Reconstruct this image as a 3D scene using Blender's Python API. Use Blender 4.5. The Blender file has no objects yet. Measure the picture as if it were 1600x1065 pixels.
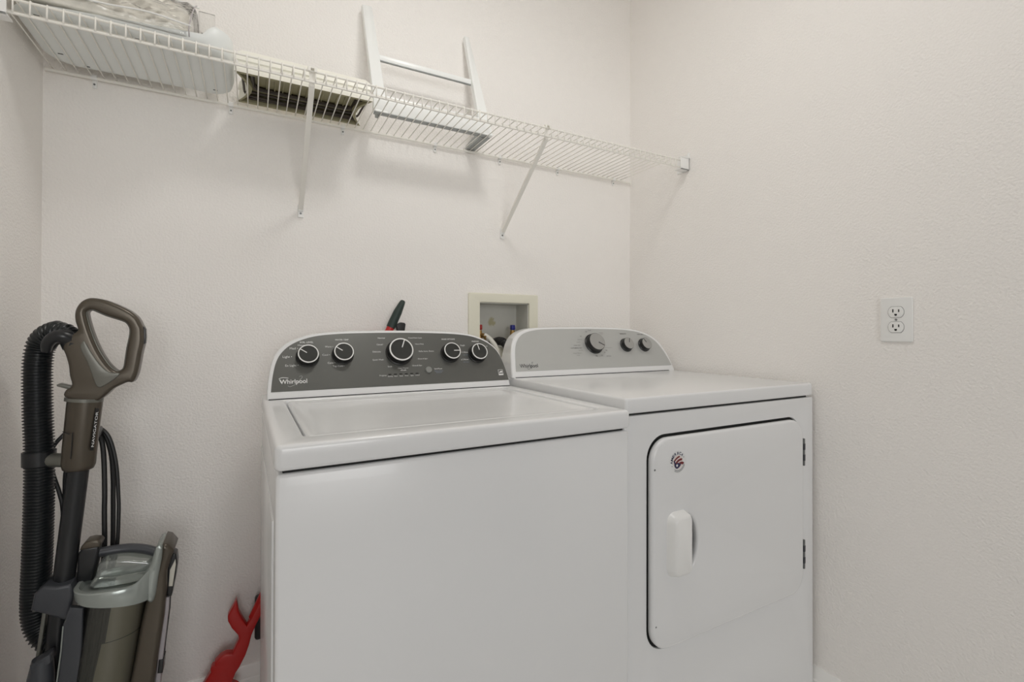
import bpy, bmesh, math, random
from mathutils import Vector, Matrix
random.seed(7)
PI = math.pi
SC = bpy.context.scene
COL = SC.collection

# ------------------------------------------------------------------ camera, world, lamp level, exposure
RX, RYF, RZ = 1.942, -1.86, 2.62          # room: x 0..RX, y RYF..0, z 0..RZ
cam_d = bpy.data.cameras.new('camera')
cam_d.sensor_width = 36.0
cam_d.lens = 750.0 / 1600 * 36
cam_d.shift_y = -(532.5 - 513.2) / 1600
cam_d.clip_start = 0.02
cam = bpy.data.objects.new('camera', cam_d)
COL.objects.link(cam)
yaw, pit, rol = -0.4952, 0.0058, 0.0025
fw = Vector((-math.sin(yaw) * math.cos(pit), math.cos(yaw) * math.cos(pit), math.sin(pit)))
rt = Vector((math.cos(yaw), math.sin(yaw), 0))
up = rt.cross(fw)
r2 = rt * math.cos(rol) + up * math.sin(rol)
u2 = -rt * math.sin(rol) + up * math.cos(rol)
M = Matrix((r2, u2, -fw)).transposed().to_4x4()
M.translation = Vector((0.4692, -1.6257, 1.0985))
cam.matrix_world = M
SC.camera = cam

world = bpy.data.worlds.new('hall_light')
world.use_nodes = True
wb = world.node_tree.nodes['Background']
wb.inputs[0].default_value = (1.0, 1.0, 1.0, 1)
WORLD_STRENGTH = 0.06
wb.inputs[1].default_value = WORLD_STRENGTH
SC.world = world
# added fill lamp, unseen beyond the front opening, to brighten the low left corner
hl_d = bpy.data.lights.new('front_fill_light', 'AREA')
hl_d.shape = 'RECTANGLE'; hl_d.size = 1.3; hl_d.size_y = 1.4; hl_d.energy = 31.5
hl_d.color = (1.0, 0.995, 0.985)
hl_o = bpy.data.objects.new('front_fill_light', hl_d); COL.objects.link(hl_o)
hl_o.location = (0.55, -4.3, 1.45); hl_o.rotation_euler = (math.radians(90), 0, 0)
LAMP_EMISSION = 26.5
SC.view_settings.view_transform = 'Standard'
SC.view_settings.look = 'None'
SC.view_settings.gamma = 1
SC.view_settings.use_curve_mapping = False
SC.view_settings.exposure = 0.0
SC.cycles.max_bounces = 20            # a white room: let the light settle
SC.cycles.diffuse_bounces = 16
SC.cycles.transparent_max_bounces = 16


# ------------------------------------------------------------------ materials
def mat(name, col, rough=0.5, metal=0.0, coat=0.0, bump=None, noise=None, spec=0.5):
    m = bpy.data.materials.new(name)
    m.use_nodes = True
    nt = m.node_tree
    b = nt.nodes['Principled BSDF']
    b.inputs['Base Color'].default_value = (*col, 1)
    b.inputs['Roughness'].default_value = rough
    b.inputs['Metallic'].default_value = metal
    b.inputs['Coat Weight'].default_value = coat
    b.inputs['Specular IOR Level'].default_value = spec
    tc = nt.nodes.new('ShaderNodeTexCoord')
    if noise:                       # (scale, amount): gentle colour variation
        n = nt.nodes.new('ShaderNodeTexNoise'); n.inputs['Scale'].default_value = noise[0]
        n.inputs['Detail'].default_value = 4
        nt.links.new(tc.outputs['Object'], n.inputs['Vector'])
        mx = nt.nodes.new('ShaderNodeMix'); mx.data_type = 'RGBA'
        mx.inputs[6].default_value = (*[c * (1 - noise[1]) for c in col], 1)
        mx.inputs[7].default_value = (*[min(1, c * (1 + noise[1])) for c in col], 1)
        nt.links.new(n.outputs['Fac'], mx.inputs[0])
        nt.links.new(mx.outputs[2], b.inputs['Base Color'])
    if bump:                        # (scale, strength, distance)
        n = nt.nodes.new('ShaderNodeTexNoise'); n.inputs['Scale'].default_value = bump[0]
        n.inputs['Detail'].default_value = 2.5
        nt.links.new(tc.outputs['Object'], n.inputs['Vector'])
        bp = nt.nodes.new('ShaderNodeBump'); bp.inputs['Strength'].default_value = bump[1]
        bp.inputs['Distance'].default_value = bump[2]
        nt.links.new(n.outputs['Fac'], bp.inputs['Height'])
        nt.links.new(bp.outputs['Normal'], b.inputs['Normal'])
    return m


def clear_mat(name, tint, gloss=0.12, body=None, body_f=0.0, rough=0.08, bump=None):
    m = bpy.data.materials.new(name)
    m.use_nodes = True
    nt = m.node_tree
    nt.nodes.remove(nt.nodes['Principled BSDF'])
    out = nt.nodes['Material Output']
    tr = nt.nodes.new('ShaderNodeBsdfTransparent'); tr.inputs[0].default_value = (*tint, 1)
    gl = nt.nodes.new('ShaderNodeBsdfGlossy'); gl.inputs['Roughness'].default_value = rough
    fr = nt.nodes.new('ShaderNodeFresnel'); fr.inputs[0].default_value = 1.45
    ad = nt.nodes.new('ShaderNodeMath'); ad.operation = 'ADD'; ad.inputs[1].default_value = gloss
    nt.links.new(fr.outputs[0], ad.inputs[0])
    last = tr
    if body:
        df = nt.nodes.new('ShaderNodeBsdfDiffuse'); df.inputs[0].default_value = (*body, 1)
        mb = nt.nodes.new('ShaderNodeMixShader'); mb.inputs[0].default_value = body_f
        nt.links.new(tr.outputs[0], mb.inputs[1]); nt.links.new(df.outputs[0], mb.inputs[2])
        last = mb
    mx = nt.nodes.new('ShaderNodeMixShader')
    nt.links.new(ad.outputs[0], mx.inputs[0])
    nt.links.new(last.outputs[0], mx.inputs[1]); nt.links.new(gl.outputs[0], mx.inputs[2])
    nt.links.new(mx.outputs[0], out.inputs[0])
    if bump:
        tc = nt.nodes.new('ShaderNodeTexCoord')
        n = nt.nodes.new('ShaderNodeTexNoise'); n.inputs['Scale'].default_value = bump[0]
        nt.links.new(tc.outputs['Object'], n.inputs['Vector'])
        bp = nt.nodes.new('ShaderNodeBump'); bp.inputs['Strength'].default_value = bump[1]
        bp.inputs['Distance'].default_value = bump[2]
        nt.links.new(n.outputs['Fac'], bp.inputs['Height'])
        nt.links.new(bp.outputs['Normal'], gl.inputs['Normal']); nt.links.new(bp.outputs['Normal'], fr.inputs['Normal'])
    return m


WALL = mat('wall_paint', (0.915, 0.893, 0.868), 0.62, bump=(170, 1.0, 0.0022), noise=(1.7, 0.012), spec=0.35)
CEIL = mat('ceiling_paint', (0.93, 0.925, 0.915), 0.8, bump=(120, 0.3, 0.002))
TRIM = mat('trim_paint', (0.93, 0.925, 0.905), 0.35)
FLOOR = mat('floor_tile', (0.80, 0.785, 0.76), 0.45, noise=(9, 0.15))
ENAMEL = mat('white_enamel', (0.80, 0.81, 0.82), 0.25, coat=0.2, bump=(420, 0.01, 0.0005))
PLASTIC_W = mat('white_plastic', (0.86, 0.865, 0.855), 0.3)
GAP = mat('dark_gap', (0.012, 0.013, 0.012), 0.8)
PANEL_D = mat('charcoal_panel', (0.135, 0.138, 0.13), 0.36, metal=0.55, bump=(300, 0.03, 0.0004))
PANEL_S = mat('silver_panel', (0.50, 0.51, 0.50), 0.42, metal=0.35)
KNOB_B = mat('black_knob', (0.010, 0.010, 0.010), 0.35)
KNOB_F = mat('dark_knob_face', (0.045, 0.047, 0.045), 0.22, metal=0.3)
KNOB_S = mat('silver_knob_face', (0.40, 0.40, 0.39), 0.3, metal=0.5)
CHROME = mat('bright_ring', (0.86, 0.86, 0.85), 0.3)
PRINT_W = mat('white_print', (0.82, 0.82, 0.82), 0.5)
PRINT_B = mat('pale_blue_print', (0.30, 0.36, 0.50), 0.5)
PRINT_K = mat('black_print', (0.03, 0.03, 0.035), 0.5)
PRINT_G = mat('grey_print', (0.22, 0.22, 0.22), 0.5)
BUTTON = mat('grey_button', (0.28, 0.29, 0.28), 0.3, metal=0.4)
STEEL = mat('steel', (0.20, 0.21, 0.21), 0.4, metal=0.8)
RED_P = mat('red_print', (0.17, 0.008, 0.012), 0.45)
PINK_P = mat('pale_print', (0.74, 0.66, 0.63), 0.45)
NAVY_P = mat('navy_print', (0.015, 0.015, 0.07), 0.45)
WIRE = mat('vinyl_coated_wire', (0.87, 0.855, 0.805), 0.32)
IVORY = mat('ivory_plastic', (0.80, 0.785, 0.665), 0.42)
BRASS = mat('brass', (0.40, 0.26, 0.10), 0.4, metal=0.8)
RED = mat('red_plastic', (0.50, 0.018, 0.016), 0.33)
RED_V = mat('red_handle', (0.33, 0.02, 0.02), 0.4)
BLUE_V = mat('blue_handle', (0.02, 0.025, 0.22), 0.4)
BLACK = mat('black_rubber', (0.014, 0.014, 0.015), 0.42)
GRIP = mat('dark_green_grip', (0.022, 0.040, 0.034), 0.5, bump=(300, .3, .0008))
BRONZE = mat('bronze_plastic', (0.098, 0.083, 0.064), 0.3, metal=0.45)
BRONZE_L = mat('grey_bronze_plastic', (0.17, 0.17, 0.15), 0.34, metal=0.35)
CHAR = mat('charcoal_plastic', (0.016, 0.017, 0.019), 0.3)
CHAR2 = mat('slate_plastic', (0.050, 0.054, 0.063), 0.36)
HOSE = mat('hose_plastic', (0.012, 0.015, 0.016), 0.3)
LIDG = mat('pale_green_grey_plastic', (0.37, 0.405, 0.385), 0.2, metal=0.35)
KHAKI = mat('khaki_panel', (0.30, 0.28, 0.215), 0.5)
FILT = mat('filter_grey', (0.075, 0.077, 0.07), 0.7)
MAUVE = mat('pale_strip', (0.42, 0.39, 0.41), 0.4)
CREAM_P = mat('cream_label', (0.62, 0.60, 0.53), 0.4)
TUBW = mat('cool_white_plastic', (0.80, 0.83, 0.82), 0.4)
CREAM = mat('cream_plastic', (0.88, 0.87, 0.79), 0.4)
CREAM_SHADE = mat('shaded_cream_plastic', (0.29, 0.27, 0.155), 0.5, noise=(14, 0.15))  # the tray's cream plastic with its shade put into the colour
DKBR = mat('dark_brown_line', (0.035, 0.024, 0.014), 0.5)  # dark brown of the lines inside the tray
LINEN = mat('beige_quilted_fabric', (0.90, 0.88, 0.81), 0.9, bump=(60, 0.6, 0.006), noise=(12, 0.1))
FRAMEW = mat('white_lacquer', (0.90, 0.92, 0.91), 0.3)
GREYMET_SHADE = mat('grey_metal_and_shade', (0.36, 0.38, 0.38), 0.4, metal=0.3)  # metal feet, and shade painted under the frame's white bars
VINYL = clear_mat('clear_vinyl', (0.995, 0.995, 0.99), 0.015, (0.93, 0.92, 0.89), 0.12, 0.12, bump=(26, 0.8, 0.012))
SMOKE = clear_mat('smoked_clear_plastic', (0.80, 0.80, 0.76), 0.03, (0.12, 0.12, 0.11), 0.06, 0.1)
LIDC = clear_mat('clear_green_plastic', (0.80, 0.84, 0.81), 0.10, (0.42, 0.46, 0.44), 0.30, 0.1)
HOSEW = mat('white_hose', (0.72, 0.71, 0.66), 0.45)

LAMP = bpy.data.materials.new('lamp_glass'); LAMP.use_nodes = True
_e = LAMP.node_tree.nodes['Principled BSDF']
_e.inputs['Base Color'].default_value = (0.9, 0.9, 0.88, 1)
_e.inputs['Emission Color'].default_value = (1.0, 0.98, 0.945, 1)
_e.inputs['Emission Strength'].default_value = LAMP_EMISSION

# back of the recessed box: pale plastic with one yellowish stain of its own
BOXIN = mat('pale_box_plastic', (0.60, 0.60, 0.54), 0.5)
def _stain():
    nt = BOXIN.node_tree; b = nt.nodes['Principled BSDF']
    tc = nt.nodes.new('ShaderNodeTexCoord')
    n = nt.nodes.new('ShaderNodeTexNoise'); n.inputs['Scale'].default_value = 55
    vm = nt.nodes.new('ShaderNodeVectorMath'); vm.operation = 'DISTANCE'
    vm.inputs[1].default_value = (0.140, 0.085, 0.135)
    nt.links.new(tc.outputs['Object'], vm.inputs[0]); nt.links.new(tc.outputs['Object'], n.inputs['Vector'])
    a = nt.nodes.new('ShaderNodeMath'); a.operation = 'MULTIPLY_ADD'; a.inputs[1].default_value = 0.035
    nt.links.new(n.outputs['Fac'], a.inputs[0]); nt.links.new(vm.outputs['Value'], a.inputs[2])
    r = nt.nodes.new('ShaderNodeMapRange'); r.inputs['From Min'].default_value = 0.030; r.inputs['From Max'].default_value = 0.038
    r.inputs['To Min'].default_value = 0.75; r.inputs['To Max'].default_value = 0.0
    nt.links.new(a.outputs[0], r.inputs['Value'])
    mx = nt.nodes.new('ShaderNodeMix'); mx.data_type = 'RGBA'
    mx.inputs[6].default_value = (0.60, 0.60, 0.56, 1); mx.inputs[7].default_value = (0.40, 0.36, 0.17, 1)
    nt.links.new(r.outputs[0], mx.inputs[0]); nt.links.new(mx.outputs[2], b.inputs['Base Color'])
_stain()


# ------------------------------------------------------------------ helpers
def link(name, me, m, parent=None, smooth=40):
    o = bpy.data.objects.new(name, me)
    COL.objects.link(o)
    if m is not None:
        me.materials.clear(); me.materials.append(m)
    if smooth:
        me.polygons.foreach_set('use_smooth', [True] * len(me.polygons))
        me.set_sharp_from_angle(angle=math.radians(smooth))
    if parent is not None:
        o.parent = parent
    return o


def part(name, bm, m, parent=None, smooth=40, label=None):
    if isinstance(bm, bmesh.types.BMesh):
        bmesh.ops.recalc_face_normals(bm, faces=bm.faces)
        me = bpy.data.meshes.new(name); bm.to_mesh(me); bm.free()
    else:
        me = bm
    o = link(name, me, m, parent, smooth)
    if label: o['label'] = label
    return o


def thing(name, label, cat, loc, rz=0, group=None):
    o = bpy.data.objects.new(name, None); COL.objects.link(o)
    o.location = loc; o.rotation_euler = (0, 0, rz); o.empty_display_size = 0.05
    o['label'] = label; o['category'] = cat
    if group: o['group'] = group
    return o


def struct(name, bm, m, parent=None, smooth=30):
    o = part(name, bm, m, parent, smooth); o['kind'] = 'structure'; return o


def box(bm, x0, x1, y0, y1, z0, z1, bev=0.0, seg=2):
    r = bmesh.ops.create_cube(bm, size=1.0)
    vs = r['verts']
    for v in vs:
        v.co = Vector((x0 + (v.co.x + .5) * (x1 - x0), y0 + (v.co.y + .5) * (y1 - y0), z0 + (v.co.z + .5) * (z1 - z0)))
    if bev:
        es = {e for v in vs for e in v.link_edges}
        bmesh.ops.bevel(bm, geom=list(es), offset=bev, segments=seg, affect='EDGES', profile=0.5)
    return bm


def bx(*a, **k): return box(bmesh.new(), *a, **k)


def crom(pts, n=6, closed=True):
    """Catmull-Rom resampling of a point list (2-D or 3-D)."""
    P = [Vector(p) for p in pts]; out = []
    N = len(P); rng = range(N) if closed else range(N - 1)
    for i in rng:
        if closed: a, b, c, d = P[(i - 1) % N], P[i], P[(i + 1) % N], P[(i + 2) % N]
        else: a, b, c, d = P[max(i - 1, 0)], P[i], P[i + 1], P[min(i + 2, N - 1)]
        for k in range(n):
            t = k / n
            out.append(0.5 * ((2 * b) + (c - a) * t + (2 * a - 5 * b + 4 * c - d) * t * t + (3 * b - a - 3 * c + d) * t ** 3))
    if not closed: out.append(P[-1].copy())
    return out


def rrect(x0, x1, z0, z1, r, n=6):
    r = r if isinstance(r, (list, tuple)) else (r,) * 4
    cs = ((x1 - r[0], z1 - r[0], 0, r[0]), (x0 + r[1], z1 - r[1], 90, r[1]), (x0 + r[2], z0 + r[2], 180, r[2]), (x1 - r[3], z0 + r[3], 270, r[3]))
    out = []
    for cx, cz, a, rr in cs:
        for k in range(n + 1):
            t = math.radians(a + 90 * k / n)
            out.append((cx + rr * math.cos(t), cz + rr * math.sin(t)))
    return out


def plate(loops, thick, bev=0.0, res=2, to=None):
    """Flat shape (first loop outer, rest holes) with thickness and rounded edges, as a mesh.
    Local (u, v, w): w runs -thick/2..thick/2; `to` maps Vector(u,v,w) -> Vector."""
    cu = bpy.data.curves.new('shape', 'CURVE'); cu.dimensions = '2D'; cu.fill_mode = 'BOTH'
    for lp in loops:
        s = cu.splines.new('POLY'); s.points.add(len(lp) - 1)
        for p, q in zip(s.points, lp): p.co = (q[0], q[1], 0, 1)
        s.use_cyclic_u = True
    cu.extrude = max(thick / 2 - bev, 0.0); cu.bevel_depth = bev; cu.bevel_resolution = res; cu.offset = -bev
    ob = bpy.data.objects.new('shape', cu); COL.objects.link(ob)
    dg = bpy.context.evaluated_depsgraph_get()
    me = bpy.data.meshes.new_from_object(ob.evaluated_get(dg))
    bpy.data.objects.remove(ob); bpy.data.curves.remove(cu)
    if to is not None:
        for v in me.vertices: v.co = to(v.co.copy())
    bm = bmesh.new(); bm.from_mesh(me); bpy.data.meshes.remove(me)
    bmesh.ops.remove_doubles(bm, verts=bm.verts, dist=1e-6)
    return bm


def xz(y, off=(0, 0, 0)):
    o = Vector(off)
    return lambda c: Vector((c.x, y - c.z, c.y)) - o          # +w faces -y (towards the camera side)


def tube(path, r, seg=10, caps=True, squash=1.0, bm=None, closed=False):
    """Sweep a circle (radius r or list of radii) along path; squash scales the section's y-ish axis."""
    bm = bm or bmesh.new()
    P = [Vector(p) for p in path]; N = len(P)
    R = r if isinstance(r, (list, tuple)) else [r] * N
    tan = []
    for i in range(N):
        a = P[(i - 1) % N] if closed else P[max(i - 1, 0)]
        b = P[(i + 1) % N] if closed else P[min(i + 1, N - 1)]
        tan.append((b - a).normalized())
    ref = Vector((0, 1, 0)) if abs(tan[0].y) < 0.9 else Vector((1, 0, 0))
    nrm = (ref - tan[0] * ref.dot(tan[0])).normalized()
    rings = []
    for i in range(N):
        nrm = (nrm - tan[i] * nrm.dot(tan[i])).normalized()
        bi = tan[i].cross(nrm)
        rings.append([bm.verts.new(P[i] + (nrm * math.cos(2 * PI * k / seg) * squash + bi * math.sin(2 * PI * k / seg)) * R[i]) for k in range(seg)])
    for i in range(N if closed else N - 1):
        A, B = rings[i], rings[(i + 1) % N]
        for k in range(seg):
            bm.faces.new((A[k], A[(k + 1) % seg], B[(k + 1) % seg], B[k]))
    if caps and not closed:
        bm.faces.new(list(reversed(rings[0]))); bm.faces.new(rings[-1])
    return bm


def loft(rings, caps=True, bm=None):
    bm = bm or bmesh.new()
    V = [[bm.verts.new(p) for p in rg] for rg in rings]
    n = len(V[0])
    for a, b in zip(V[:-1], V[1:]):
        for k in range(n):
            bm.faces.new((a[k], a[(k + 1) % n], b[(k + 1) % n], b[k]))
    if caps:
        bm.faces.new(list(reversed(V[0]))); bm.faces.new(V[-1])
    return bm


def openloft(rings):
    bm_ = bmesh.new(); Vv = [[bm_.verts.new(p) for p in r] for r in rings]
    for a, b in zip(Vv[:-1], Vv[1:]):
        for k in range(len(a) - 1): bm_.faces.new((a[k], a[k + 1], b[k + 1], b[k]))
    return bm_


def lathe(prof, seg=32, to=None, bm=None):
    """prof: (radius, height) list about the local w axis."""
    bm = bm or bmesh.new()
    to = to or (lambda c: c)
    rings = []
    for r, h in prof:
        if r < 1e-6: rings.append([bm.verts.new(to(Vector((0, 0, h))))])
        else: rings.append([bm.verts.new(to(Vector((r * math.cos(2 * PI * k / seg), r * math.sin(2 * PI * k / seg), h)))) for k in range(seg)])
    for A, B in zip(rings[:-1], rings[1:]):
        if len(A) == 1 and len(B) == 1: continue
        for k in range(seg):
            if len(A) == 1: bm.faces.new((A[0], B[(k + 1) % seg], B[k]))
            elif len(B) == 1: bm.faces.new((A[k], A[(k + 1) % seg], B[0]))
            else: bm.faces.new((A[k], A[(k + 1) % seg], B[(k + 1) % seg], B[k]))
    return bm


def text_bm(items, to, bm=None):
    """items: (string, u, v, width, align) flat lettering on a plane; to maps (u,v,w)."""
    bm = bm or bmesh.new()
    for it in items:
        s, u, v, w, al = it[:5]
        bold = it[5] if len(it) > 5 else 0.0
        hs = it[6] if len(it) > 6 else None
        cu = bpy.data.curves.new('t', 'FONT'); cu.body = s; cu.size = 1.0; cu.offset = bold
        cu.resolution_u = 3
        ob = bpy.data.objects.new('t', cu); COL.objects.link(ob)
        dg = bpy.context.evaluated_depsgraph_get()
        me = bpy.data.meshes.new_from_object(ob.evaluated_get(dg))
        bpy.data.objects.remove(ob); bpy.data.curves.remove(cu)
        xs = [q.co.x for q in me.vertices]
        if not xs: continue
        x0, x1 = min(xs), max(xs); k = w / (x1 - x0); ky = hs if hs else k
        ox = {'L': x0, 'C': (x0 + x1) / 2, 'R': x1}[al]
        for q in me.vertices:
            q.co = to(Vector((u + (q.co.x - ox) * k, v + (q.co.y - 0.35) * ky, 0)))
        bm.from_mesh(me); bpy.data.meshes.remove(me)
    return bm


def join_bm(dst, src):
    me = bpy.data.meshes.new('tmp'); src.to_mesh(me); src.free(); dst.from_mesh(me); bpy.data.meshes.remove(me); return dst


# ------------------------------------------------------------------ room shell
HBX0, HBX1, HBZ0, HBZ1 = 1.208, 1.419, 1.035, 1.207          # opening of the hose box in the back wall
bm = bmesh.new()
for a in ((-.12, HBX0, 0, RZ), (HBX1, RX + .12, 0, RZ), (HBX0, HBX1, 0, HBZ0), (HBX0, HBX1, HBZ1, RZ)):
    box(bm, a[0], a[1], 0, .12, a[2], a[3])
struct('wall_back', bm, WALL, smooth=0)
struct('wall_left', bx(-.12, 0, RYF, 0, 0, RZ), WALL, smooth=0)
struct('wall_right', bx(RX, RX + .12, RYF, 0, 0, RZ), WALL, smooth=0)
DX0, DX1, DZ = 0.06, 1.88, 2.1
bm = bmesh.new()
for a in ((-.12, DX0, 0, RZ), (DX1, RX + .12, 0, RZ), (DX0, DX1, DZ, RZ)):
    box(bm, a[0], a[1], RYF - .12, RYF, a[2], a[3])
struct('wall_front', bm, WALL, smooth=0)
struct('floor', bx(-.12, RX + .12, RYF - 3.0, .12, -.10, 0), FLOOR, smooth=0)
struct('ceiling', bx(-.12, RX + .12, RYF - .12, .12, RZ, RZ + .10), CEIL, smooth=0)
bm = bmesh.new()
for a in ((DX0 - .07, DX0, 0, DZ + .07), (DX1, DX1 + .07, 0, DZ + .07), (DX0, DX1, DZ, DZ + .07)):
    box(bm, a[0], a[1], RYF, RYF + .016, a[2], a[3], .003)
struct('trim_1', bm, TRIM)

BB = [(0, 0), (.014, 0), (.014, .062), (.0125, .066), (.0125, .074), (.010, .078), (.010, .090), (.0065, .097), (.0055, .106), (.003, .112), (0, .112)]
def baseboard(name, A, B, nrm):
    A, B, n = Vector(A), Vector(B), Vector(nrm)
    struct(name, loft([[Q + n * d + Vector((0, 0, z)) for d, z in BB] for Q in (A, B)]), TRIM)
baseboard('baseboard_back', (0, 0, 0), (RX, 0, 0), (0, -1, 0))
baseboard('baseboard_right', (RX, RYF, 0), (RX, -.0145, 0), (-1, 0, 0))
baseboard('baseboard_left', (0, RYF, 0), (0, -.0145, 0), (1, 0, 0))

# ceiling lamp (above the frame): the room's light
t = thing('ceiling_light', 'round white flush ceiling light in the middle of the laundry room', 'ceiling light', (0.97, -0.94, RZ))
part('lamp_base', lathe([(0, 0), (.165, 0), (.165, -.022), (.15, -.026), (0, -.026)], 40), PLASTIC_W, t)
part('lamp_shade', lathe([(.150, -.0265), (.149, -.034), (.140, -.044), (.10, -.052), (0, -.056)], 40), LAMP, t)

# ------------------------------------------------------------------ wire shelf
SX0, SP, YF, YB, ZS, LIP = 0.0473, 0.0254, -0.3215, -0.010, 1.7596, 0.0315
def X(i): return SX0 + SP * i
shelf = thing('wire_shelf', 'long white wire shelf across the back wall below the ceiling', 'shelf', (0, 0, ZS))
O = Vector((0, 0, ZS))
def sp(p): return Vector(p) - O
def rail(name, y, z, r, x0=.012, x1=1.915):
    part(name, tube([sp((x0, y, z)), sp((x1, y, z))], r, 8), WIRE, shelf)
rail('front_top_rail', YF + .003, ZS - .0045, .0029, .03, 1.905)
rail('front_bottom_rail', YF + .003, ZS - LIP, .0029, .03, 1.905)
rail('back_rail', YB, ZS - .0045, .0043, .006, 1.934)
rail('support_rail', YF + .052, ZS - .0046, .0024, .02, 1.905)
w = tube([(0, YB, 0), (0, -.10, 0), (0, -.22, 0), (0, YF + .006, 0), (0, YF + .0015, -.0012), (0, YF, -.005), (0, YF, -.018), (0, YF, -LIP)], .00165, 6)
bmesh.ops.recalc_face_normals(w, faces=w.faces)
wme = bpy.data.meshes.new('wire'); w.to_mesh(wme); w.free()
wme.materials.append(WIRE); wme.polygons.foreach_set('use_smooth', [True] * len(wme.polygons))
for i in range(-1, 73):
    o = bpy.data.objects.new('wire', wme); COL.objects.link(o); o.parent = shelf; o.location = (X(i), 0, 0)
# clips along the back rail
for cx in (0.102, 0.410, 0.722, 1.033, 1.290, 1.552, 1.842):
    c = bmesh.new()
    box(c, cx - .0065, cx + .0065, -.0145, -.0001, -.0085, .0035, .0015)
    box(c, cx - .005, cx + .005, -.006, -.0001, -.028, -.0085, .002)
    o = part('wall_clip', c, PLASTIC_W, shelf)
    part('screw', lathe([(0, 0), (.0024, 0), (.0024, -.0012), (0, -.0016)], 10, lambda q, cx=cx: Vector((cx, -.006 + q.z, -.019 + q.y * 1 + 0 * q.x) if 0 else (cx + q.x, -.006 + q.z, -.019 + q.y))), STEEL, o)
# diagonal braces
for bi, bxx in enumerate((X(21.85) - .004, X(49.4))):
    zb = 1.474
    A = Vector((bxx, YF + .006, ZS - LIP - .004)) - O; B = Vector((bxx, -.006, zb)) - O
    d = (B - A).normalized(); nn = Vector((0, d.z, -d.y))
    if nn.z > 0: nn = -nn
    hw = .0068
    c = bmesh.new()
    prof = [(-hw, .004), (-hw, -.004), (hw, -.004), (hw, .004), (hw - .0016, .004), (hw - .0016, -.0025), (-hw + .0016, -.0025), (-hw + .0016, .004)]
    loft([[Q + Vector((a, 0, 0)) - nn * b for a, b in prof] for Q in (A, B)], True, c)
    br = part('support_brace', c, WIRE, shelf)
    k = bmesh.new()                                   # hook that climbs over the lip
    box(k, bxx - hw, bxx + hw, YF + .005, YF + .0085, -LIP - .010, -.001, .0012)
    box(k, bxx - .011, bxx + .011, YF - .0045, YF + .0085, .0005, .0035, .0012)
    box(k, bxx - .011, bxx - .004, YF - .0055, YF - .003, -.008, .0035, .001)
    box(k, bxx + .004, bxx + .011, YF - .0055, YF - .003, -.008, .0035, .001)
    part('lip_hook', k, WIRE, br)
    k = bmesh.new()
    box(k, bxx - .0085, bxx + .0085, -.0045, -.0001, zb - ZS - .023, zb - ZS + .016, .002)
    box(k, bxx - .0075, bxx + .0075, -.011, -.003, zb - ZS - .005, zb - ZS + .010, .002)
    box(k, bxx - .0085, bxx + .0085, -.0075, -.0001, zb - ZS - .024, zb - ZS - .018, .0015)
    f = part('foot_plate', k, PLASTIC_W, br)
    part('screw', lathe([(0, 0), (.0032, 0), (.003, -.0015), (0, -.002)], 12, lambda q, b=bxx: Vector((b + q.x, -.0045 + q.z, zb - ZS - .011 + q.y))), STEEL, br)
# end brackets on both side walls
def end_bracket(x0, x1, wx, sgn):
    k = bmesh.new()
    box(k, x0, x1, YF - .009, YF - .005, -.0415, .004, .001)                     # face
    box(k, min(wx, wx - sgn * .004), max(wx, wx - sgn * .004), YF - .009, YF + .05, -.0415, .020, .001)   # wall plate
    box(k, x0, x1, YF - .009, YF + .024, -.0415, -.038, .001)                    # sole
    box(k, x0, x1, YF - .012, YF + .004, .003, .006, .001)                       # top lip
    box(k, min(wx, wx - sgn * .012), max(wx, wx - sgn * .012), YF - .012, YF - .006, .004, .024, .002)     # screw tab
    e = part('end_bracket', k, PLASTIC_W, shelf)
end_bracket(1.896, RX, RX, 1)
end_bracket(0.0, 0.041, 0.0, -1)

# ------------------------------------------------------------------ things on the shelf
ZT = ZS + .0019
# white tub
def rr_ring(x0, x1, y0, y1, r, z, n=7):
    return [Vector((a, b, z)) for a, b in rrect(x0, x1, y0, y1, r, n)]
def grow(x0, x1, y0, y1, d): return x0 - d, x1 + d, y0 - d, y1 + d
TX = (.030, .417, -.292, -.036)
tub = thing('storage_tub', 'white rounded plastic tub lying on the left end of the wire shelf', 'tub', (0.22, -.16, ZT))
TO = Vector((0.22, -.16, ZT))
def tub_h(x, y): return .08 + .92 * sstep(.338, .388, x)
def sstep(a, b, x): x = max(0, min(1, (x - a) / (b - a))); return x * x * (3 - 2 * x)
rings = []
for d, dz in ((-.022, .0), (-.010, .0012), (-.003, .006), (0, .014), (.004, .030), (.006, .052), (.003, .058), (-.008, .066), (-.030, .071), (-.07, .073)):
    rings.append([Vector((v.x - TO.x, v.y - TO.y, .004 * min(1, dz / .004) + max(0, dz - .004) * tub_h(v.x, v.y))) for v in rr_ring(*grow(*TX, d), max(.055 + d, .012), 0, 9)])
part('tub_body', loft(rings), TUBW, tub, 60)
for (hx, hy) in ((.065, -.262), (.06, -.10), (.235, -.262), (.10, -.058), (.365, -.25), (.375, -.075)):
    part('drain_slot', bx(hx - TO.x - .005, hx - TO.x + .005, hy - TO.y - .002, hy - TO.y + .002, -.0004, .001, .0004), GAP, tub)
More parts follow.
